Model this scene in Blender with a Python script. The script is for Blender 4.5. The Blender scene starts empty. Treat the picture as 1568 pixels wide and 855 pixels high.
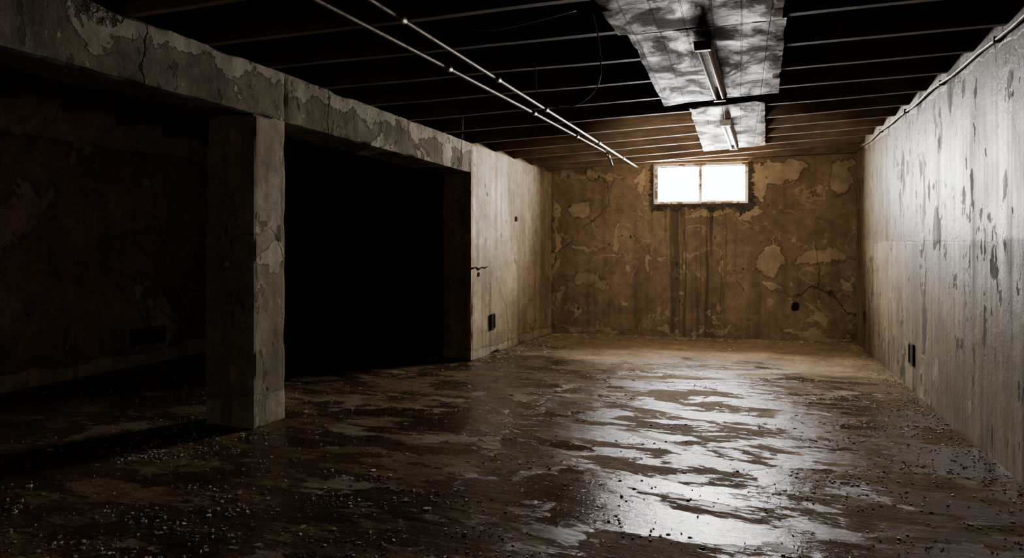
import bpy, math, random
from mathutils import Vector, noise as mn
random.seed(7)
scene = bpy.context.scene

# ------------------------------------------------------------------ shader helpers
class M:
    def __init__(s, name):
        s.mat = bpy.data.materials.new(name); s.mat.use_nodes = True
        s.nt = s.mat.node_tree; s.nt.nodes.clear()
        s.out = s.nt.nodes.new('ShaderNodeOutputMaterial')
        s.tc = s.nt.nodes.new('ShaderNodeTexCoord')
        s.P = s.tc.outputs['Object']
    def N(s, t): return s.nt.nodes.new(t)
    def L(s, a, b):
        if isinstance(a, bpy.types.NodeSocket): s.nt.links.new(a, b)
        else: b.default_value = a
    def math(s, op, a, b=0.0, clamp=False):
        n = s.N('ShaderNodeMath'); n.operation = op; n.use_clamp = clamp
        s.L(a, n.inputs[0]); s.L(b, n.inputs[1]); return n.outputs[0]
    def vm(s, op, a, b):
        n = s.N('ShaderNodeVectorMath'); n.operation = op
        s.L(a, n.inputs[0])
        if b is not None: s.L(b, n.inputs[1])
        return n.outputs['Value'] if op in ('LENGTH', 'DOT_PRODUCT') else n.outputs[0]
    def noise(s, scale, detail=5, rough=.55, dist=0.0, vec=None, stretch=None, color=False, off=None):
        v = vec if vec is not None else s.P
        if stretch: v = s.vm('MULTIPLY', v, stretch)
        if off: v = s.vm('ADD', v, off)
        n = s.N('ShaderNodeTexNoise'); n.inputs['Scale'].default_value = scale
        n.inputs['Detail'].default_value = detail; n.inputs['Roughness'].default_value = rough
        n.inputs['Distortion'].default_value = dist
        s.L(v, n.inputs['Vector'])
        return n.outputs['Color'] if color else n.outputs['Fac']
    def mr(s, v, a, b, c=0.0, d=1.0):
        n = s.N('ShaderNodeMapRange'); n.clamp = True
        s.L(v, n.inputs[0])
        for i, q in enumerate((a, b, c, d)): n.inputs[i+1].default_value = q
        return n.outputs[0]
    def mix(s, f, a, b, mode='MIX'):
        n = s.N('ShaderNodeMix'); n.data_type = 'RGBA'; n.blend_type = mode
        s.L(f, n.inputs[0])
        s.L(a if not isinstance(a, tuple) else (*a, 1), n.inputs[6])
        s.L(b if not isinstance(b, tuple) else (*b, 1), n.inputs[7])
        return n.outputs[2]
    def mul(s, col, f): return s.mix(1.0, col, s.mix(0.0, f, (0, 0, 0)), 'MULTIPLY')
    def sep(s, v=None):
        n = s.N('ShaderNodeSeparateXYZ'); s.L(v if v is not None else s.P, n.inputs[0]); return n.outputs
    def warp(s, scale, amp, detail=4, src=None):
        c = s.noise(scale, detail, .6, color=True)
        c = s.vm('SUBTRACT', c, (.5, .5, .5)); c = s.vm('MULTIPLY', c, (amp, amp, amp))
        return s.vm('ADD', src if src is not None else s.P, c)
    def ellipses(s, vec, lst, axis):
        cur = None
        for (a, z, ra, rz) in lst:
            if axis == 'x': c = (a, 0, z); k = (1/ra, 0, 1/rz)
            elif axis == 'y': c = (0, a, z); k = (0, 1/ra, 1/rz)
            else: c = (a, z, 0); k = (1/ra, 1/rz, 0)
            q = s.vm('LENGTH', s.vm('MULTIPLY', s.vm('SUBTRACT', vec, c), k), None)
            cur = q if cur is None else s.math('MINIMUM', cur, q)
        return cur
    def cracks(s, scale, vec, width=.006):
        n = s.N('ShaderNodeTexVoronoi'); n.feature = 'DISTANCE_TO_EDGE'
        n.inputs['Scale'].default_value = scale; s.L(vec, n.inputs['Vector'])
        return s.mr(n.outputs['Distance'], 0, width, 1, 0)
    def finish(s, color, rough, height=None, strength=.5, dist=.01, spec=.5, metal=0.0):
        b = s.N('ShaderNodeBsdfPrincipled')
        s.L(color if not isinstance(color, tuple) else (*color, 1), b.inputs['Base Color'])
        s.L(rough, b.inputs['Roughness']); s.L(spec, b.inputs['Specular IOR Level']); s.L(metal, b.inputs['Metallic'])
        if height is not None:
            bp = s.N('ShaderNodeBump'); bp.inputs['Strength'].default_value = strength
            bp.inputs['Distance'].default_value = dist
            s.L(height, bp.inputs['Height']); s.L(bp.outputs[0], b.inputs['Normal'])
        s.L(b.outputs[0], s.out.inputs[0]); return s.mat

def wall_mat(name, dark, light, patch, axis, patches=(), thresh=.6, pscale=1.5, streak=.4, streak_sc=7,
             rough=(.6, .8), spec=.3, bump=.5, streak_zone=None, crack=.7, seam=None, edge_dark=.5, top=None, base=None,
             speck=.5, squig=0.0, drips=0.0, chips=0.0, chip_t=.652):
    m = M(name)
    w = m.warp(2.0, .46, 3); w = m.warp(7.0, .26, 7, w)
    X, Y, Z = m.sep()
    big = m.mr(m.noise(.9, 6, .6), .3, .7)
    col = m.mix(big, dark, light)
    col = m.mul(col, m.mr(m.noise(9, 8, .7), .25, .75, .62, 1.3))
    col = m.mul(col, m.mr(m.noise(2.3, 8, .65, .3, off=(3, 2, 8)), .35, .65, .75, 1.12))
    st = m.noise(streak_sc, 6, .65, .1, stretch=(1, 1, .06))
    stm = m.mr(st, .45, .68)
    st2 = m.mr(m.noise(1.3, 4, .6, off=(7, 3, 1)), .35, .62)
    stm = m.math('MULTIPLY', stm, st2)
    pn = m.noise(pscale, 8, .62, .5)
    pm = m.mr(pn, thresh, thresh+.012)
    po = m.mr(pn, thresh-.02, thresh)
    if patches:
        e = m.ellipses(w, patches, axis)
        pm = m.math('MAXIMUM', pm, m.mr(e, 1.05, .97)); po = m.math('MAXIMUM', po, m.mr(e, 1.25, 1.05))
    if squig:
        rg = m.math('ABSOLUTE', m.math('SUBTRACT', m.noise(1.5, 4, .5, 1.4, off=(2, 5, 1)), .5))
        sq = m.math('MULTIPLY', m.mr(rg, .016, .008), m.mr(m.noise(1.9, 4, .6, off=(8, 1, 6)), .50, .53))
        pm = m.math('MAXIMUM', pm, m.math('MULTIPLY', sq, squig))
        pk = m.mr(m.noise(6.5, 5, .6, .4, stretch=(1, 1, .7)), .64, .655)
        pm = m.math('MAXIMUM', pm, m.math('MULTIPLY', pk, squig))
    if top:
        zz = m.math('ADD', Z, m.math('MULTIPLY', m.math('MAXIMUM', m.math('SUBTRACT', Y, 3.6), 0), top[1]))
        zz = m.math('ADD', zz, m.mr(m.noise(3.2, 8, .68), .2, .8, -top[2], top[2]))
        pm = m.math('MAXIMUM', pm, m.mr(zz, top[0], top[0]+.012)); po = m.math('MAXIMUM', po, m.mr(zz, top[0]-.02, top[0]))
    if base:
        zz = m.math('ADD', Z, m.mr(m.noise(2.4, 7, .65), .2, .8, -base[1], base[1]))
        pm = m.math('MAXIMUM', pm, m.mr(zz, base[0], base[0]-.012)); po = m.math('MAXIMUM', po, m.mr(zz, base[0]+.02, base[0]))
    ring = m.math('SUBTRACT', po, pm, True)
    pcol = m.mix(m.mr(m.noise(6, 7, .65), .35, .65), patch, tuple(c*.62 for c in patch))
    col = m.mix(m.math('MULTIPLY', pm, .9), col, pcol)
    col = m.mix(m.math('MULTIPLY', ring, edge_dark), col, tuple(c*.3 for c in dark))
    col = m.mix(m.math('MULTIPLY', stm, streak), col, tuple(c*.32 for c in dark))
    if streak_zone:
        x0, x1, z1 = streak_zone
        hor = X if axis == 'x' else Y
        zn = m.math('MULTIPLY', m.mr(hor, x0-.35, x0+.25), m.mr(hor, x1+.35, x1-.25))
        zn = m.math('MULTIPLY', zn, m.mr(Z, z1+.05, z1-.05))
        zn = m.math('MULTIPLY', zn, m.mr(Z, -.3, 1.2, .55, 1))
        s3 = m.mr(m.noise(11, 5, .62, .0, stretch=(1, 1, .03)), .51, .58)
        col = m.mix(m.math('MULTIPLY', m.math('MULTIPLY', s3, zn), .75), col, tuple(c*.2 for c in dark))
        g = m.math('MULTIPLY', zn, m.mr(m.noise(5, 3, .5, stretch=(1, 1, .1)), .35, .6))
        col = m.mix(m.math('MULTIPLY', g, .22), col, tuple(c*.4 for c in dark))
    ck = m.cracks(.75, m.warp(2.5, .28, 7), .006)
    ckm = m.math('MULTIPLY', ck, m.mr(m.noise(.8, 2, .5, off=(3, 9, 4)), .48, .54))
    col = m.mix(m.math('MULTIPLY', ckm, crack), col, tuple(c*.12 for c in dark))
    spm = m.mr(m.noise(17, 4, .6), .69, .705)
    col = m.mix(m.math('MULTIPLY', spm, speck), col, tuple(min(1, c*1.15) for c in patch))
    dk = m.mr(m.noise(12, 3, .5, stretch=(1, 1, .6), off=(5, 5, 5)), .71, .725)
    col = m.mix(m.math('MULTIPLY', dk, .8), col, tuple(c*.15 for c in dark))
    h = m.math('ADD', m.math('MULTIPLY', pm, .35), m.math('MULTIPLY', m.noise(14, 8, .7), .55))
    h = m.math('SUBTRACT', h, m.math('MULTIPLY', ckm, .6*crack))
    h = m.math('SUBTRACT', h, m.math('MULTIPLY', dk, .5))
    r = m.mr(m.noise(3, 5, .6), .3, .7, rough[0], rough[1])
    if drips:
        d1 = m.mr(m.noise(3.4, 6, .7, 0, stretch=(1, 1, .09), off=(1, 4, 2)), .42, .60)
        d2 = m.mr(m.noise(16, 5, .7, 0, stretch=(1, 1, .03)), .44, .62)
        d = m.math('ADD', m.math('MULTIPLY', d1, .6), m.math('MULTIPLY', d2, .4))
        col = m.mix(m.math('MULTIPLY', d, drips), col, tuple(c*.38 for c in dark))
        r = m.math('ADD', r, m.math('MULTIPLY', d, .32))
        fn_ = m.noise(3.6, 6, .62, .2, stretch=(1, 1, .42), off=(6, 6, 1))
        fl = m.mr(fn_, chip_t, chip_t+.008)
        fo = m.mr(fn_, chip_t-.014, chip_t-.004)
        f2 = m.mr(m.noise(9, 4, .6, .2, stretch=(1, 1, .45), off=(2, 9, 4)), chip_t+.005, chip_t+.015)
        fl = m.math('MAXIMUM', fl, f2)
        col = m.mix(m.math('MULTIPLY', fo, chips*.6), col, patch)
        col = m.mix(m.math('MULTIPLY', fl, chips), col, tuple(c*.3 for c in dark))
        rn = m.mr(m.noise(7, 5, .6, 0, stretch=(1, 1, .12), off=(3, 3, 9)), .58, .66)
        col = m.mix(m.math('MULTIPLY', rn, chips*.5), col, (dark[0]*.5, dark[1]*.36, dark[2]*.25))
        h = m.math('SUBTRACT', h, m.math('MULTIPLY', fl, .8)); r = m.math('ADD', r, m.math('MULTIPLY', fl, .3))
    if seam is not None:
        zz = m.math('ADD', Z, m.mr(m.noise(2, 6, .65), .2, .8, -.025, .025))
        ab = m.math('ABSOLUTE', m.math('SUBTRACT', zz, seam))
        sm = m.math('MULTIPLY', m.mr(ab, .002, .010, 1, 0), m.mr(m.noise(3, 4, .6, off=(1, 1, 7)), .4, .6, .2, 1))
        col = m.mix(m.math('MULTIPLY', sm, .6), col, tuple(c*.3 for c in dark))
        up = m.mr(zz, seam-.01, seam+.03)
        col = m.mix(m.math('MULTIPLY', up, .35), col, tuple(c*.4 for c in dark))
        r = m.math('SUBTRACT', r, m.math('MULTIPLY', up, .14)); r = m.math('ADD', r, .12)
        h = m.math('SUBTRACT', h, m.math('MULTIPLY', sm, .12))
    r = m.math('ADD', r, m.math('MULTIPLY', pm, .1), True)
    return m.finish(col, r, h, bump, .02, spec)

# ------------------------------------------------------------------ mesh builder
class MB:
    def __init__(s): s.v = []; s.f = []; s.mi = []
    def hexa(s, c, seg=(1, 1, 1), amp=0.0, chip=0.0, nsc=3.0, mi=0):
        c = [Vector(p) for p in c]; nx, ny, nz = seg; idx = {}
        def P(i, j, k):
            key = (i, j, k)
            if key in idx: return idx[key]
            u, v, w = i/nx, j/ny, k/nz
            a = c[0].lerp(c[1], u).lerp(c[3].lerp(c[2], u), v)
            b = c[4].lerp(c[5], u).lerp(c[7].lerp(c[6], u), v)
            p = a.lerp(b, w)
            q0 = p.copy()
            if amp: p = p + mn.noise_vector(q0*nsc)*amp
            if chip:
                ex = (i in (0, nx)) + (j in (0, ny)) + (k in (0, nz))
                if ex >= 2:
                    n = .3 + max(0, mn.noise(q0*4.3)-.12)*3.2 + max(0, mn.noise(q0*15))*.6
                    d = Vector((0, 0, 0))
                    ax = (c[1]-c[0]).normalized(); ay = (c[3]-c[0]).normalized(); az = (c[4]-c[0]).normalized()
                    if i in (0, nx): d += ax*(1 if i == 0 else -1)
                    if j in (0, ny): d += ay*(1 if j == 0 else -1)
                    if k in (0, nz): d += az*(1 if k == 0 else -1)
                    p = p + d*chip*n
            idx[key] = len(s.v); s.v.append(p); return idx[key]
        def face(q): s.f.append(q); s.mi.append(mi)
        for i in range(nx):
            for j in range(ny):
                face((P(i, j, 0), P(i, j+1, 0), P(i+1, j+1, 0), P(i+1, j, 0)))
                face((P(i, j, nz), P(i+1, j, nz), P(i+1, j+1, nz), P(i, j+1, nz)))
        for i in range(nx):
            for k in range(nz):
                face((P(i, 0, k), P(i+1, 0, k), P(i+1, 0, k+1), P(i, 0, k+1)))
                face((P(i, ny, k), P(i, ny, k+1), P(i+1, ny, k+1), P(i+1, ny, k)))
        for j in range(ny):
            for k in range(nz):
                face((P(0, j, k), P(0, j, k+1), P(0, j+1, k+1), P(0, j+1, k)))
                face((P(nx, j, k), P(nx, j+1, k), P(nx, j+1, k+1), P(nx, j, k+1)))
    def box(s, x0, x1, y0, y1, z0, z1, **k):
        s.hexa([(x0, y0, z0), (x1, y0, z0), (x1, y1, z0), (x0, y1, z0), (x0, y0, z1), (x1, y0, z1), (x1, y1, z1), (x0, y1, z1)], **k)
    def tube(s, pts, r, seg=10, mi=0):
        pts = [Vector(p) for p in pts]; rings = []
        rs = r if isinstance(r, (list, tuple)) else [r]*len(pts)
        for i, p in enumerate(pts):
            t = (pts[min(i+1, len(pts)-1)]-pts[max(i-1, 0)]).normalized()
            a = t.cross(Vector((0, 0, 1)))
            if a.length < .05: a = t.cross(Vector((1, 0, 0)))
            a.normalize(); b = t.cross(a); ring = []
            for q in range(seg):
                th = 2*math.pi*q/seg
                ring.append(len(s.v)); s.v.append(p+(a*math.cos(th)+b*math.sin(th))*rs[i])
            rings.append(ring)
        for A, B in zip(rings, rings[1:]):
            for q in range(seg):
                s.f.append((A[q], B[q], B[(q+1) % seg], A[(q+1) % seg])); s.mi.append(mi)
        s.f.append(tuple(rings[0])); s.mi.append(mi); s.f.append(tuple(reversed(rings[-1]))); s.mi.append(mi)
    def obj(s, name, mats, smooth=False, bevel=0, parent=None):
        me = bpy.data.meshes.new(name); me.from_pydata([tuple(v) for v in s.v], [], s.f)
        for m in (mats if isinstance(mats, (list, tuple)) else [mats]): me.materials.append(m)
        for p, i in zip(me.polygons, s.mi): p.material_index = i; p.use_smooth = smooth
        me.update(); o = bpy.data.objects.new(name, me); scene.collection.objects.link(o)
        if bevel:
            b = o.modifiers.new('bevel', 'BEVEL'); b.width = bevel; b.segments = 2; b.limit_method = 'ANGLE'
        if parent: o.parent = parent
        return o
def simple(name, make):
    return make(M(name))

# ------------------------------------------------------------------ plan data (metres)
XR = 1.39
BLx, BLy, BRx, BRy = -2.50, 8.86, 1.39, 9.24
PX, PY = -2.716, 6.45
CX, CY0, CY1 = -3.09, 3.58, 3.90
LW = -5.85; LBY = 7.12; REAR = -2.2
def beamX(y):
    if y <= CY1: return CX
    if y <= PY: return CX+(PX-CX)*(y-CY1)/(PY-CY1)
    return PX+(BLx-PX)*(y-PY)/(BLy-PY)
def zL(y):
    if y <= CY1: return 2.48
    if y <= PY: return 2.48+(2.335-2.48)*(y-CY1)/(PY-CY1)
    return 2.335+(2.26-2.335)*(y-PY)/(BLy-PY)
def zB(y):
    return 2.13 if y <= CY1 else 2.13-.115*(y-CY1)/(PY-CY1)
def zbot(x, y):
    t = max(0, min(1, (x-beamX(y))/(XR-beamX(y)))); return zL(y)*(1-t)+2.465*t
def backY(x): return BLy+(x-BLx)*(BRy-BLy)/(BRx-BLx)

# ------------------------------------------------------------------ materials
m_back = wall_mat('back_plaster', (.195, .14, .09), (.275, .205, .135), (.44, .35, .24), 'x',
    patches=[(-2.06, 1.72, .17, .12), (-2.0, 1.21, .24, .03), (-1.62, 1.30, .04, .2), (-1.98, .80, .22, .08), (-1.78, .70, .12, .05),
             (-2.15, .32, .05, .06), (-1.47, .45, .04, .05), (.37, 1.07, .17, .18), (.37, .71, .13, .07), (.98, 1.1, .31, .10),
             (.45, 2.22, .34, .12), (.2, 2.0, .12, .18), (1.22, 2.1, .12, .22), (-1.25, 2.12, .05, .14), (-2.0, 2.22, .5, .04),
             (.12, 1.62, .16, .07), (-.35, 1.68, .3, .04), (-.87, .08, .12, .05), (.95, .08, .35, .06), (-2.0, .07, .45, .04), (-.27, .06, .15, .03),
             (-1.2, 1.0, .03, .12), (-.4, .35, .04, .07), (.9, .3, .1, .04), (-2.44, 1.3, .04, .6), (-1.0, 1.1, .05, .03), (-.2, 1.0, .03, .15), (-1.75, 1.05, .2, .02)],
    thresh=.645, pscale=1.9, streak=.55, streak_zone=(-.95, -.05, 1.76), rough=(.6, .85), bump=.6, crack=.85, squig=.8)
m_right = wall_mat('right_concrete', (.27, .218, .155), (.42, .35, .255), (.54, .475, .37), 'y',
    patches=[(5.66, .26, .07, .10), (4.95, .18, .06, .06), (8.35, .72, .05, .1), (3.6, .5, .08, .12)],
    thresh=.675, streak=.9, streak_sc=5, rough=(.20, .36), spec=.26, bump=.5, seam=1.27, crack=.12, top=(2.37, 0, .05), edge_dark=.8, drips=.9, chips=.95, chip_t=.605)
m_pier = wall_mat('pier_plaster', (.40, .325, .225), (.58, .48, .34), (.70, .62, .50), 'y',
    patches=[(6.55, 1.9, .10, .35), (6.53, 1.35, .04, .2), (8.1, .35, .12, .2)],
    thresh=.68, streak=.65, rough=(.5, .7), spec=.35, bump=.45, base=(.10, .07), crack=.6, drips=.45, chips=.6, chip_t=.65)
m_col = wall_mat('column_concrete', (.23, .198, .14), (.40, .352, .26), (.52, .47, .365), 'y',
    patches=[(3.77, 1.14, .13, .10), (3.8, 1.02, .07, .07)], thresh=.63, pscale=2.4, streak=.5, rough=(.55, .8), spec=.25, bump=.8, base=(.2, .09), crack=.4, edge_dark=.3, drips=.25, chips=.5, chip_t=.63)
m_beam = wall_mat('beam_concrete', (.165, .143, .10), (.255, .228, .165), (.52, .475, .38), 'y',
    thresh=.60, pscale=2.2, streak=.4, rough=(.6, .85), spec=.2, bump=.9, top=(2.40, .058, .20), crack=.9, drips=.2, chips=.5, chip_t=.63)
m_left = wall_mat('left_plaster', (.28, .195, .14), (.42, .305, .225), (.62, .52, .40), 'y',
    thresh=.60, pscale=1.2, streak=.5, rough=(.6, .85), bump=.5, base=(.14, .07), top=(2.2, 0, .06))
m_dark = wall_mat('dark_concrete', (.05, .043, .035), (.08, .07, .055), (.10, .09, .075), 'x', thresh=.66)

def mk_floor():
    m = M('wet_concrete_floor')
    X, Y, Z = m.sep()
    big = m.mr(m.noise(.7, 7, .62), .3, .7)
    col = m.mix(big, (.13, .088, .052), (.255, .18, .11))
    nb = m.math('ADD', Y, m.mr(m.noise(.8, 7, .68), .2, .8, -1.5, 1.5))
    dry_lit = m.mr(nb, 6.4, 8.2)
    col = m.mix(dry_lit, col, (.45, .35, .24))  # far floor is dry; its pale warm tone also paints in bright light
    col = m.mul(col, m.mr(m.noise(14, 8, .75), .25, .75, .5, 1.4))
    col = m.mul(col, m.mr(m.noise(3, 8, .7, .3, off=(5, 5, 5)), .3, .7, .6, 1.25))
    nodry = m.math('SUBTRACT', 1.0, m.math('MULTIPLY', dry_lit, .95))
    wa = m.noise(2.1, 13, .74, .2, stretch=(.6, 1.5, 1))
    wet = m.math('MULTIPLY', m.mr(wa, .492, .508), nodry)
    pa = m.noise(1.1, 11, .68, .3, stretch=(.65, 1.35, 1), off=(3.4, 7.3, 0))
    pud = m.math('MULTIPLY', m.mr(pa, .53, .542), nodry)
    col = m.mix(m.math('MULTIPLY', wet, .5), col, (.05, .034, .021))
    col = m.mix(m.math('MULTIPLY', pud, .6), col, (.035, .024, .014))
    fn = m.noise(1.6, 10, .66, .5, stretch=(.8, 1.5, 1), off=(4, 8, 2))
    film = m.math('MULTIPLY', m.mr(fn, .575, .595), m.math('SUBTRACT', 1.0, m.math('MULTIPLY', pud, .85)))
    col = m.mix(m.math('MULTIPLY', film, .65), col, (.31, .25, .18))
    spz = m.mr(m.noise(1.1, 4, .6, off=(9, 1, 3)), .32, .55)
    sp = m.math('MULTIPLY', m.mr(m.noise(34, 4, .6), .65, .67), spz)
    sp2 = m.math('MULTIPLY', m.mr(m.noise(13, 5, .65, .3), .66, .67), spz)
    sp = m.math('MAXIMUM', sp, sp2)
    col = m.mix(m.math('MULTIPLY', sp, .8), col, (.48, .43, .35))
    r = m.mix(wet, (.75, .75, .75), (.16, .16, .16))
    r = m.mix(pud, r, (.09, .09, .09))
    r = m.mix(m.math('MULTIPLY', film, .85), r, (.7, .7, .7))
    r = m.mix(sp, r, (.7, .7, .7))
    h1 = m.noise(20, 7, .7, stretch=(.7, 1.3, 1)); h2 = m.noise(6, 6, .6, stretch=(.4, 1.6, 1)); h3 = m.noise(60, 3, .6)
    k = m.math('SUBTRACT', 1.0, m.math('MULTIPLY', pud, .45))
    h = m.math('ADD', m.math('MULTIPLY', m.math('MULTIPLY', h1, k), .55), m.math('MULTIPLY', h2, .9))
    h = m.math('ADD', h, m.math('MULTIPLY', m.math('MULTIPLY', h3, k), .2))
    h = m.math('ADD', h, m.math('MULTIPLY', film, .10))
    wp = m.math('MAXIMUM', wet, pud)
    spec = m.mr(wp, 0, 1, .04, .5)
    return m.finish(col, r, h, .58, .02, spec)
m_floor = mk_floor()

def mk_wood(name, a, b, rough, stretch, spec=.3, sc=6):
    m = M(name)
    n = m.noise(sc, 8, .65, .3, stretch=stretch)
    col = m.mix(m.mr(n, .3, .7), a, b)
    col = m.mul(col, m.mr(m.noise(2.5, 5, .6), .3, .7, .55, 1.2))
    return m.finish(col, rough, n, .5, .01, spec)
m_joist = mk_wood('joist_wood', (.11, .077, .053), (.24, .172, .12), .7, (.4, 8, 8))
m_sub = mk_wood('subfloor_wood', (.05, .034, .023), (.11, .075, .05), .8, (5, .4, 5))

def mk_panel():
    m = M('painted_board_panel')
    X, Y, Z = m.sep()
    base = m.mix(m.mr(m.noise(3.2, 8, .7), .35, .65), (.115, .08, .052), (.27, .21, .15))
    n = m.noise(3.8, 9, .66, .5, stretch=(1, .8, 1))
    mask = m.mr(n, .50, .53)
    col = m.mix(mask, base, (.06, .036, .021))
    wht = m.mr(m.noise(2.8, 9, .70, .5, off=(5, 2, 3)), .54, .555)
    col = m.mix(m.math('MULTIPLY', wht, .85), col, (.40, .345, .27))
    plank = m.noise(1.0, 0, .5, stretch=(6.9, .01, .01))
    def seam(c, per, w):
        t = m.math('FRACT', m.math('DIVIDE', m.math('ADD', c, 20), per)); return m.mr(m.math('MINIMUM', t, m.math('SUBTRACT', 1.0, t)), w*.5, w)
    s = m.math('MULTIPLY', seam(X, .145, .035), seam(Y, .31, .014))
    col = m.mul(col, m.mr(plank, .3, .7, .6, 1.3))
    col = m.mix(s, (.02, .014, .01), col)
    knots = m.mr(m.noise(15, 4, .6, off=(1, 1, 1)), .64, .66)
    col = m.mix(knots, col, (.03, .022, .016))
    r = m.math('ADD', m.mr(n, .35, .6, .38, .8), m.math('MULTIPLY', wht, .1))
    h = m.math('ADD', m.math('MULTIPLY', s, .6), m.math('SUBTRACT', m.noise(8, 8, .7), m.math('MULTIPLY', mask, .3)))
    h = m.math('ADD', h, m.math('MULTIPLY', wht, .25))
    return m.finish(col, r, h, .8, .02, m.mr(n, .45, .55, .14, .03))
m_panel = mk_panel()
def mk_metal(name, c, rough, metal=1.0):
    m = M(name); n = m.noise(18, 5, .6)
    col = m.mix(m.mr(n, .5, .7), c, tuple(x*.5 for x in c))
    return m.finish(col, m.mr(n, .3, .7, rough, rough+.2), n, .1, .002, .5, metal)
m_cond = mk_metal('galvanised_conduit', (.23, .205, .165), .4)
m_cond2 = mk_metal('dirty_conduit', (.22, .20, .17), .5, .5)
m_steel = mk_metal('enamelled_steel', (.30, .29, .27), .4, .2)
m_rust = mk_metal('rusty_box', (.10, .075, .055), .6, .4)
m_black = simple('hollow_dark', lambda m: m.finish(m.mix(m.mr(m.noise(20), .3, .7), (.004, .004, .004), (.012, .01, .008)), .9))
m_tube = simple('tube_glass', lambda m: m.finish(m.mix(m.mr(m.noise(9), .3, .7), (.72, .74, .76), (.6, .61, .62)), .12, spec=.8))
m_cable = simple('black_cable', lambda m: m.finish(m.mix(m.mr(m.noise(30), .3, .7), (.12, .105, .09), (.22, .2, .17)), .5))
def mk_frame():
    m = M('peeling_window_paint')
    n = m.noise(9, 7, .65, .4)
    col = m.mix(m.mr(n, .50, .54), (.60, .56, .50), (.18, .13, .09))
    return m.finish(col, .6, n, .4, .01, .3)
m_frame = mk_frame()
def mk_glass():
    m = M('dusty_pane')
    t = m.N('ShaderNodeBsdfTransparent'); t.inputs[0].default_value = (.97, .98, 1, 1)
    g = m.N('ShaderNodeBsdfGlossy'); g.inputs['Roughness'].default_value = .08
    mx = m.N('ShaderNodeMixShader'); f = m.mr(m.noise(12, 5, .6), .3, .7, .02, .06)
    m.L(f, mx.inputs[0]); m.L(t.outputs[0], mx.inputs[1]); m.L(g.outputs[0], mx.inputs[2]); m.L(mx.outputs[0], m.out.inputs[0])
    return m.mat
m_glass = mk_glass()
def mk_sill():
    m = M('exposed_mortar'); n = m.noise(11, 8, .7)
    return m.finish(m.mix(m.mr(n, .35, .65), (.035, .026, .02), (.11, .088, .068)), .85, n, .9, .03)
m_sill = mk_sill()
def mk_chip():
    m = M('paint_chips'); n = m.noise(7, 3, .5)
    return m.finish(m.mix(m.mr(n, .35, .65), (.24, .2, .145), (.72, .66, .56)), .7)
m_chip = mk_chip()

# ------------------------------------------------------------------ room shell
b = MB(); b.box(LW-.2, XR+.2, REAR-.2, 9.6, -.15, 0); b.obj('floor', m_floor)
b = MB(); b.box(LW-.2, XR+.2, REAR-.2, 9.6, 2.72, 2.80); b.obj('ceiling', m_sub)
b = MB(); b.box(XR, XR+.25, REAR-.2, 9.6, 0, 2.72); b.obj('wall_right', m_right, smooth=False)
b = MB(); b.box(LW-.25, LW, REAR-.2, LBY+.2, 0, 2.72); b.obj('wall_left', m_left)
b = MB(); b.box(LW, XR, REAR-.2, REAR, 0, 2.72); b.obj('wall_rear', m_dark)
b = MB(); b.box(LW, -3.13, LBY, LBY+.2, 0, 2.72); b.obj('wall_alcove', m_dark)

WX0, WX1, WZ0, WZ1 = -1.10, .10, 1.79, 2.335
TH = .30
b = MB()
def bw(x0, x1, z0, z1, seg=(8, 1, 8)):
    b.hexa([(x0, backY(x0), z0), (x1, backY(x1), z0), (x1, backY(x1)+TH, z0), (x0, backY(x0)+TH, z0),
            (x0, backY(x0), z1), (x1, backY(x1), z1), (x1, backY(x1)+TH, z1), (x0, backY(x0)+TH, z1)], seg=seg)
bw(-2.95, WX0, 0, 2.72); bw(WX1, XR, 0, 2.72); bw(WX0, WX1, 0, WZ0); bw(WX0, WX1, WZ1, 2.72)
b.obj('wall_back', m_back)

b = MB()
b.hexa([(PX-.40, PY+.16, 0), (PX, PY, 0), (BLx, BLy, 0), (BLx-.45, BLy+.05, 0),
        (PX-.40, PY+.16, 2.72), (PX, PY, 2.335), (BLx, BLy, 2.26), (BLx-.45, BLy+.05, 2.72)],
       seg=(12, 60, 70), amp=.004, chip=.007, nsc=2.5)
b.obj('wall_pier', m_pier)

b = MB()
b.box(CX-.41, CX, CY0, CY1, 0, 2.135, seg=(18, 14, 100), amp=.003, chip=.006, nsc=2.5)
b.obj('concrete_column', m_col)
b = MB()
def bx(y0, y1, seg):
    w = .41
    def row(y, z): return (beamX(y)-w, y, z), (beamX(y), y, z)
    a0, a1 = row(y0, zB(y0)); c0, c1 = row(y1, zB(y1)); e0, e1 = row(y0, zL(y0)); g0, g1 = row(y1, zL(y1))
    b.hexa([a0, a1, c1, c0, e0, e1, g1, g0], seg=seg, amp=.004, chip=.008, nsc=3)
bx(REAR, CY1, (8, 200, 14)); bx(CY1, PY+.03, (8, 90, 14))
b.obj('concrete_beam', m_beam)

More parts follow.
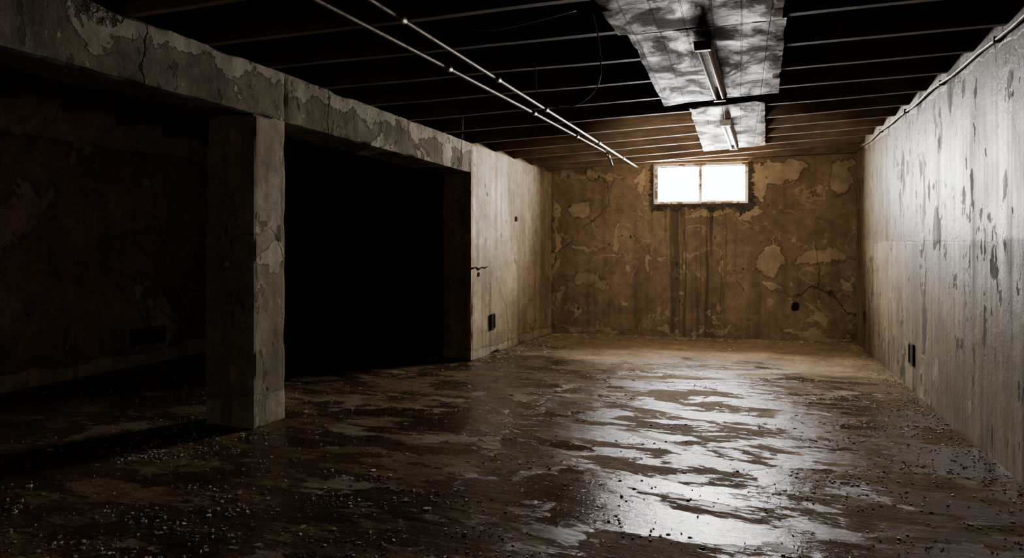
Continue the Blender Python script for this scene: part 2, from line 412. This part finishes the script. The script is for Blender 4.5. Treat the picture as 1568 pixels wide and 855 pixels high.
jy = [-1.75+.55*i for i in range(20)]
for y in jy:
    if y > 8.75: continue
    b = MB(); t = .022; bX = beamX(y)
    xl = LW if y < LBY-.05 else bX-.25
    rx = random.uniform(-.006, .006)
    zl = zL(y)+.001; zr = 2.465+rx
    b.hexa([(bX, y-t, zl), (XR, y-t, zr), (XR, y+t, zr), (bX, y+t, zl), (bX, y-t, 2.72), (XR, y-t, 2.72), (XR, y+t, 2.72), (bX, y+t, 2.72)], seg=(30, 1, 3), amp=.006, nsc=1.3)
    b.hexa([(xl, y-t, zl), (bX, y-t, zl), (bX, y+t, zl), (xl, y+t, zl), (xl, y-t, 2.72), (bX, y-t, 2.72), (bX, y+t, 2.72), (xl, y+t, 2.72)], seg=(1, 1, 1))
    b.obj('ceiling_joist', m_joist)
b = MB()
b.hexa([(BLx, BLy-.09, 2.265), (XR, BRy-.09, 2.40), (XR, BRy-.005, 2.40), (BLx, BLy-.005, 2.265),
        (BLx, BLy-.09, 2.72), (XR, BRy-.09, 2.72), (XR, BRy-.005, 2.72), (BLx, BLy-.005, 2.72)])
for v in b.v:
    if v.z < 2.6: v.z = max(v.z, 2.342)
b.obj('rim_joist', m_joist)
b = MB()
for y0, y1 in zip(jy, jy[1:]):
    if y1 > 8.7: break
    ya, yb = y0+.024, y1-.024; xa, xb = beamX(ya)-.12, beamX(yb)-.12
    b.hexa([(xa-.04, ya, zL(ya)), (xa, ya, zL(ya)), (xb, yb, zL(yb)), (xb-.04, yb, zL(yb)),
            (xa-.04, ya, 2.72), (xa, ya, 2.72), (xb, yb, 2.72), (xb-.04, yb, 2.72)])
b.obj('joist_blocking', m_joist)

def panel(name, pts, th=.02):
    b = MB(); lo = [(x, y, zbot(x, y)-th-.004) for x, y in pts]; hi = [(x, y, z+th) for x, y, z in lo]
    b.hexa(lo+hi, seg=(16, 60, 1), amp=.006, nsc=4, chip=.006); b.obj(name, m_panel)
panel('ceiling_board_panel', [(-.70, 1.2), (.21, 1.2), (.21, 3.72), (-.66, 3.72)], .03)
panel('ceiling_board_panel', [(-.61, 3.73), (.235, 3.73), (.285, 5.46), (-.60, 5.58)], .02)
panel('ceiling_board_panel', [(-.41, 5.72), (.19, 5.66), (.28, 8.03), (-.41, 8.1)], .025)

def fixture(x0, y0, x1, y1, zt0, zt1):
    b = MB(); d = Vector((x1-x0, y1-y0, zt1-zt0)); L = d.length; d.normalize(); s_ = Vector((d.y, -d.x, 0)).normalized(); up = Vector((0, 0, 1))
    o = Vector((x0, y0, zt0))
    def pt(a, l, h): return o+d*a+s_*l+up*h
    def prof(a0, a1, w0, w1, h0, h1, mi=0):
        b.hexa([pt(a0, -w0, h0), pt(a0, w0, h0), pt(a1, w0, h0), pt(a1, -w0, h0), pt(a0, -w1, h1), pt(a0, w1, h1), pt(a1, w1, h1), pt(a1, -w1, h1)], mi=mi)
    prof(0, L, .020, .052, -.026, 0)
    prof(-.01, .025, .045, .052, -.058, -.001)
    prof(L-.025, L+.01, .045, .052, -.058, -.001)
    for sx in (-.027, .027):
        b.tube([pt(.025, sx, -.042), pt(.045, sx, -.042)], .011, 12, 0)
        b.tube([pt(.045, sx, -.042), pt(L-.045, sx, -.042)], .013, 12, 1)
        b.tube([pt(L-.045, sx, -.042), pt(L-.025, sx, -.042)], .011, 12, 0)
    b.obj('fluorescent_light_fixture', [m_steel, m_tube], bevel=.002)
fixture(-.205, 3.95, -.145, 5.28, zbot(-.2, 4)-.034, zbot(-.15, 5.28)-.034)
fixture(-.125, 6.25, -.065, 7.72, zbot(-.12, 6.25)-.038, zbot(-.06, 7.7)-.038)

def conduit(pts, r, couple):
    b = MB(); P = [Vector(p) for p in pts]; b.tube(P, r, 12)
    for i, t in couple:
        a = P[i].lerp(P[i+1], t); d = (P[i+1]-P[i]).normalized()
        b.tube([a-d*.035, a-d*.033, a+d*.033, a+d*.035], [r*1.1, r*1.5, r*1.5, r*1.1], 12)
    return b.obj('electrical_conduit', m_cond, smooth=True)
conduit([(-1.78, .2, 2.44), (-1.64, 2.68, 2.40), (-1.47, 6.0, 2.35), (-1.31, 8.9, 2.29)], .013, [(0, .8), (1, .08), (1, .45), (1, .75), (2, .3), (2, .7)])
conduit([(-2.07, .2, 2.43), (-1.88, 2.60, 2.40), (-1.68, 5.08, 2.375), (-1.49, 7.40, 2.33), (-1.47, 7.50, 2.31), (-1.43, 7.56, 2.25), (-1.41, 7.58, 2.17)], .014, [(1, .5), (2, .1), (2, .6), (4, .5)])
def conduit_wall():
    b = MB(); pts = []
    for i in range(40):
        y = -1.5+i*.268; pts.append((XR-.022-.006*math.sin(i), y, 2.41+.008*math.sin(i*1.7)))
    b.tube(pts, .010, 8)
    for i in range(2, 40, 4):
        x, y, z = pts[i]; b.box(XR-.036, XR-.001, y-.010, y+.010, z-.018, z+.018)
    b.obj('wall_cable_conduit', m_cond2, smooth=False)
conduit_wall()
def cable(name, pts, r=.004):
    P = [Vector(p) for p in pts]; Q = []
    for i in range(len(P)-1):
        p0, p1, p2, p3 = P[max(i-1, 0)], P[i], P[i+1], P[min(i+2, len(P)-1)]
        for k in range(8):
            t = k/8; Q.append(.5*((2*p1)+(p2-p0)*t+(2*p0-5*p1+4*p2-p3)*t*t+(3*p1-p0-3*p2+p3)*t**3))
    Q.append(P[-1]); b = MB(); b.tube(Q, r, 6); b.obj(name, m_cable, smooth=True)
cable('hanging_cable', [(-.72, 3.3, 2.46), (-.74, 3.6, 2.36), (-.80, 3.85, 2.20), (-1.0, 4.05, 2.13), (-1.25, 4.15, 2.19), (-1.33, 4.3, 2.46)])
cable('hanging_cable', [(-2.35, 5.4, 2.40), (-2.36, 5.4, 2.2), (-2.39, 5.42, 2.0), (-2.41, 5.4, 1.92)], .003)
cable('hanging_cable', [(-1.5, 3.2, 2.46), (-1.3, 3.2, 2.38), (-1.1, 3.25, 2.40), (-.8, 3.3, 2.46)], .003)

win = bpy.data.objects.new('window_1', None); scene.collection.objects.link(win)
ang = math.atan2(BRy-BLy, BRx-BLx); win.location = ((WX0+WX1)/2, backY((WX0+WX1)/2)+.10, WZ0); win.rotation_euler = (0, 0, ang)
W = (WX1-WX0)/math.cos(ang)/2; H = WZ1-WZ0
b = MB(); f = .042
b.box(-W, -W+f, -.05, .05, 0, H); b.box(W-f, W, -.05, .05, 0, H); b.box(-W+f, W-f, -.05, .05, 0, f*.8); b.box(-W+f, W-f, -.05, .05, H-f*.8, H)
b.obj('frame', m_frame, bevel=.004, parent=win)
b = MB(); b.box(-.014, .014, -.03, .03, f*.8, H-f*.8)
for x0, x1 in ((-W+f, -.014), (.014, W-f)):
    b.box(x0, x1, -.018, .018, f*.8, f*.8+.012); b.box(x0, x1, -.018, .018, H-f*.8-.012, H-f*.8)
b.box(-.026, -.014, -.018, .018, f*.8+.012, H-f*.8-.012)
b.obj('mullion', m_frame, bevel=.002, parent=win)
b = MB(); b.box(-W+f, -.026, -.002, .002, f*.8+.012, H-f*.8-.012); b.box(.014, W-f, -.002, .002, f*.8+.012, H-f*.8-.012)
b.obj('panes', m_glass, parent=win)
b = MB(); b.tube([(-.0, -.045, f+.03), (.0, -.045, f+.09)], .008, 8); b.obj('latch', m_rust, parent=win)
def rag(name, x0, x1, z0, z1, edge, n=90, depth=.012):
    b = MB(); fr = []
    for i in range(n+1):
        t = i/n
        wob = .5+.5*mn.noise(Vector((t*9, z0*3, x0*3)))+.4*mn.noise(Vector((t*31, 1, x0)))+.2*mn.noise(Vector((t*70, 4, x0)))
        if edge == 'down':
            x = x0+(x1-x0)*t; e = z1-(z1-z0)*max(.25, wob); A = (x, z1); B = (x, e)
        elif edge == 'right':
            z = z0+(z1-z0)*t; A = (x0, z); B = (x0+(x1-x0)*max(.2, wob), z)
        else:
            z = z0+(z1-z0)*t; A = (x1, z); B = (x1-(x1-x0)*max(.2, wob), z)
        fr.append((A, B))
    for A, B in fr:
        b.v += [Vector((A[0], backY(A[0])+.0, A[1])), Vector((A[0], backY(A[0])-depth, A[1])), Vector((B[0], backY(B[0])-depth*.5, B[1])), Vector((B[0], backY(B[0])+.0, B[1]))]
    for i in range(n):
        p = 4*i; q = p+4
        for a, c in ((0, 1), (1, 2), (2, 3)):
            b.f.append((p+a, p+c, q+c, q+a)); b.mi.append(0)
    b.obj(name, m_sill)
rag('window_sill_mortar', WX0-.04, WX1+.1, WZ0-.17, WZ0, 'down')
rag('window_jamb_mortar', WX1, WX1+.14, WZ0-.04, WZ1, 'right')
rag('window_jamb_mortar', WX0-.10, WX0, WZ0-.02, WZ1, 'left')

def ebox(name, a, z, w, h, side, xw):
    b = MB(); t = .012; x0, x1 = sorted((xw+.001*side, xw+.016*side)); xi0, xi1 = sorted((xw+.001*side, xw+.009*side))
    b.box(x0, x1, a-w/2, a-w/2+t, z-h/2, z+h/2); b.box(x0, x1, a+w/2-t, a+w/2, z-h/2, z+h/2)
    b.box(x0, x1, a-w/2+t, a+w/2-t, z-h/2, z-h/2+t); b.box(x0, x1, a-w/2+t, a+w/2-t, z+h/2-t, z+h/2)
    b.box(xi0, xi1, a-w/2+t, a+w/2-t, z-h/2+t, z+h/2-t, mi=1)
    b.obj(name, [m_rust, m_black])
ebox('electrical_box', 6.39, .31, .15, .18, -1, XR)
ebox('electrical_box', 8.61, .39, .10, .13, -1, XR)
ebox('electrical_box', 6.95, .37, .12, .17, 1, beamX(7.0)+.004)
def hole(name, cx, cz, r, plane, n=22):
    b = MB(); ring = []; ring2 = []
    for i in range(n):
        th = 2*math.pi*i/n; rr = r*(1+.35*mn.noise(Vector((math.cos(th)*1.5, math.sin(th)*1.5, cx))))
        a, c = math.cos(th)*rr, math.sin(th)*rr*1.15
        if plane == 'back': p = Vector((cx+a, backY(cx+a)-.006, cz+c)); q = p+Vector((0, .03, 0))
        else: p = Vector((beamX(cx+a)+.010, cx+a, cz+c)); q = p-Vector((.03, 0, 0))
        ring.append(len(b.v)); b.v.append(p); ring2.append(len(b.v)); b.v.append(q)
    b.f.append(tuple(ring)); b.mi.append(0); b.f.append(tuple(reversed(ring2))); b.mi.append(0)
    for i in range(n): b.f.append((ring[i], ring2[i], ring2[(i+1) % n], ring[(i+1) % n])); b.mi.append(0)
    b.obj(name, m_black)
hole('wall_hole', .68, .44, .05, 'back'); hole('wall_hole', 7.63, 1.56, .03, 'pier'); hole('wall_hole', 6.62, .92, .02, 'pier')
b = MB(); pts = [(beamX(y)+.004, y, z) for y, z in ((6.47, .99), (6.55, 1.0), (6.62, .975), (6.7, .995), (6.78, .985), (6.86, 1.0))]
b.tube(pts, [.012, .007, .013, .006, .01, .002], 6); b.obj('pier_crack_spall', m_black)
b = MB(); y0, y1, z0, z1 = 4.98, 5.40, .20, .38
b.box(LW+.001, LW+.02, y0, y1, z0, z0+.02); b.box(LW+.001, LW+.02, y0, y1, z1-.02, z1); b.box(LW+.001, LW+.02, y0, y0+.02, z0+.02, z1-.02); b.box(LW+.001, LW+.02, y1-.02, y1, z0+.02, z1-.02)
for i in range(6):
    z = z0+.035+i*.022
    b.hexa([(LW+.001, y0+.02, z), (LW+.016, y0+.02, z-.01), (LW+.016, y1-.02, z-.01), (LW+.001, y1-.02, z), (LW+.001, y0+.02, z+.004), (LW+.016, y0+.02, z-.006), (LW+.016, y1-.02, z-.006), (LW+.001, y1-.02, z+.004)])
b.obj('wall_vent_grille', m_rust)

b = MB()
def flake(x, y, r):
    if CX-.44 < x < CX+.03 and CY0-.03 < y < CY1+.03: return
    if y > PY-.05 and x < beamX(y)+.03: return
    if x > XR-.012 or y > backY(x)-.02: return
    n = random.randint(4, 7); a0 = random.random()*6.28; st = random.uniform(.25, .9)
    ri = []; h = random.uniform(.001, .004)+r*.08; tx, ty = random.uniform(-.25, .25), random.uniform(-.25, .25)
    ca, sa = math.cos(a0), math.sin(a0)
    for i in range(n):
        th = 6.283*i/n+random.uniform(-.3, .3); rr = r*random.uniform(.5, 1.15)
        u, v = math.cos(th)*rr, math.sin(th)*rr*st; px, py = u*ca-v*sa, u*sa+v*ca
        ri.append((px, py))
    top = []; bot = []
    for px, py in ri:
        z = h+max(-h*.6, px*tx+py*ty); top.append(len(b.v)); b.v.append(Vector((x+px, y+py, z+.001)))
        bot.append(len(b.v)); b.v.append(Vector((x+px, y+py, 0)))
    b.f.append(tuple(top)); b.mi.append(0)
    for i in range(n): b.f.append((bot[i], bot[(i+1) % n], top[(i+1) % n], top[i])); b.mi.append(0)
for _ in range(6500):
    x = random.uniform(-5.6, 1.35); y = random.uniform(.8, 8.8)
    if mn.noise(Vector((x*.8, y*.8, 3)))+random.uniform(-.4, .4) < .0: continue
    flake(x, y, random.uniform(.002, .007) if random.random() < .92 else random.uniform(.008, .022))
for _ in range(800):
    y = random.uniform(2, 9.0); flake(XR-.02-abs(random.gauss(0, .14)), y, random.uniform(.003, .013))
for _ in range(300):
    x = random.uniform(-2.4, 1.3); flake(x, backY(x)-.03-abs(random.gauss(0, .13)), random.uniform(.004, .02))
for _ in range(300):
    y = random.uniform(PY, 8.7); flake(beamX(y)+.04+abs(random.gauss(0, .16)), y, random.uniform(.005, .026))
for _ in range(200):
    a = random.uniform(0, 6.28); r = .33+abs(random.gauss(0, .3)); flake(CX-.2+math.cos(a)*r, 3.74+math.sin(a)*r, random.uniform(.003, .014))
for _ in range(100):
    cx, cy = random.uniform(-3.8, 1.2), random.uniform(1.6, 8)
    for _ in range(random.randint(5, 26)):
        flake(cx+random.gauss(0, .11), cy+random.gauss(0, .05), random.uniform(.002, .011))
for _ in range(45):
    cx, cy = random.uniform(.2, 1.25), random.uniform(2.3, 6)
    for _ in range(random.randint(4, 16)):
        flake(cx+random.gauss(0, .09), cy+random.gauss(0, .05), random.uniform(.002, .011))
for _ in range(16):
    cx, cy = random.gauss(-2.4, .6), random.uniform(1.8, 3.2)
    for _ in range(40):
        flake(cx+random.gauss(0, .16), cy+random.gauss(0, .05), random.uniform(.002, .013))
b.obj('paint_chip_litter', m_chip)

# ------------------------------------------------------------------ lights
def area(name, loc, target, sx, sy, e, col, spread=180):
    l = bpy.data.lights.new(name, 'AREA'); l.shape = 'RECTANGLE'; l.size = sx; l.size_y = sy; l.energy = e; l.color = col; l.spread = math.radians(spread)
    o = bpy.data.objects.new(name, l); scene.collection.objects.link(o); o.location = loc
    o.rotation_euler = (Vector(target)-Vector(loc)).to_track_quat('-Z', 'Y').to_euler(); return o
area('overcast_sky_light', (-.5, 9.55, 2.15), (-.5, 5.0, .6), 2.0, 1.1, 1500, (1.0, .965, .905))
area('back_wall_fill', (-.55, 5.3, 1.75), (-.4, 9.0, 1.15), .5, .3, 21, (1.0, .87, .70), 105)  # unseen warm fill added to brighten the back wall, not a room lamp
area('rear_fill_light', (-2.4, -1.9, 1.5), (-5.4, 4.0, .9), 1.2, 1.6, 3.6, (1.0, .90, .76), 90)  # weak fill added behind the camera; the rear wall has no doorway
w = bpy.data.worlds.new('World'); scene.world = w; w.use_nodes = True
w.node_tree.nodes['Background'].inputs[0].default_value = (.92, .96, 1, 1); w.node_tree.nodes['Background'].inputs[1].default_value = 9.0

cam = bpy.data.cameras.new('camera'); co = bpy.data.objects.new('camera', cam); scene.collection.objects.link(co)
cam.sensor_width = 36; cam.lens = 22.96; cam.shift_y = -.0341; cam.clip_start = .05
co.location = (0, 0, 1.25); co.rotation_euler = (math.radians(90), 0, math.atan(.349))
scene.camera = co
scene.view_settings.view_transform = 'AgX'
scene.view_settings.look = 'AgX - Medium High Contrast'
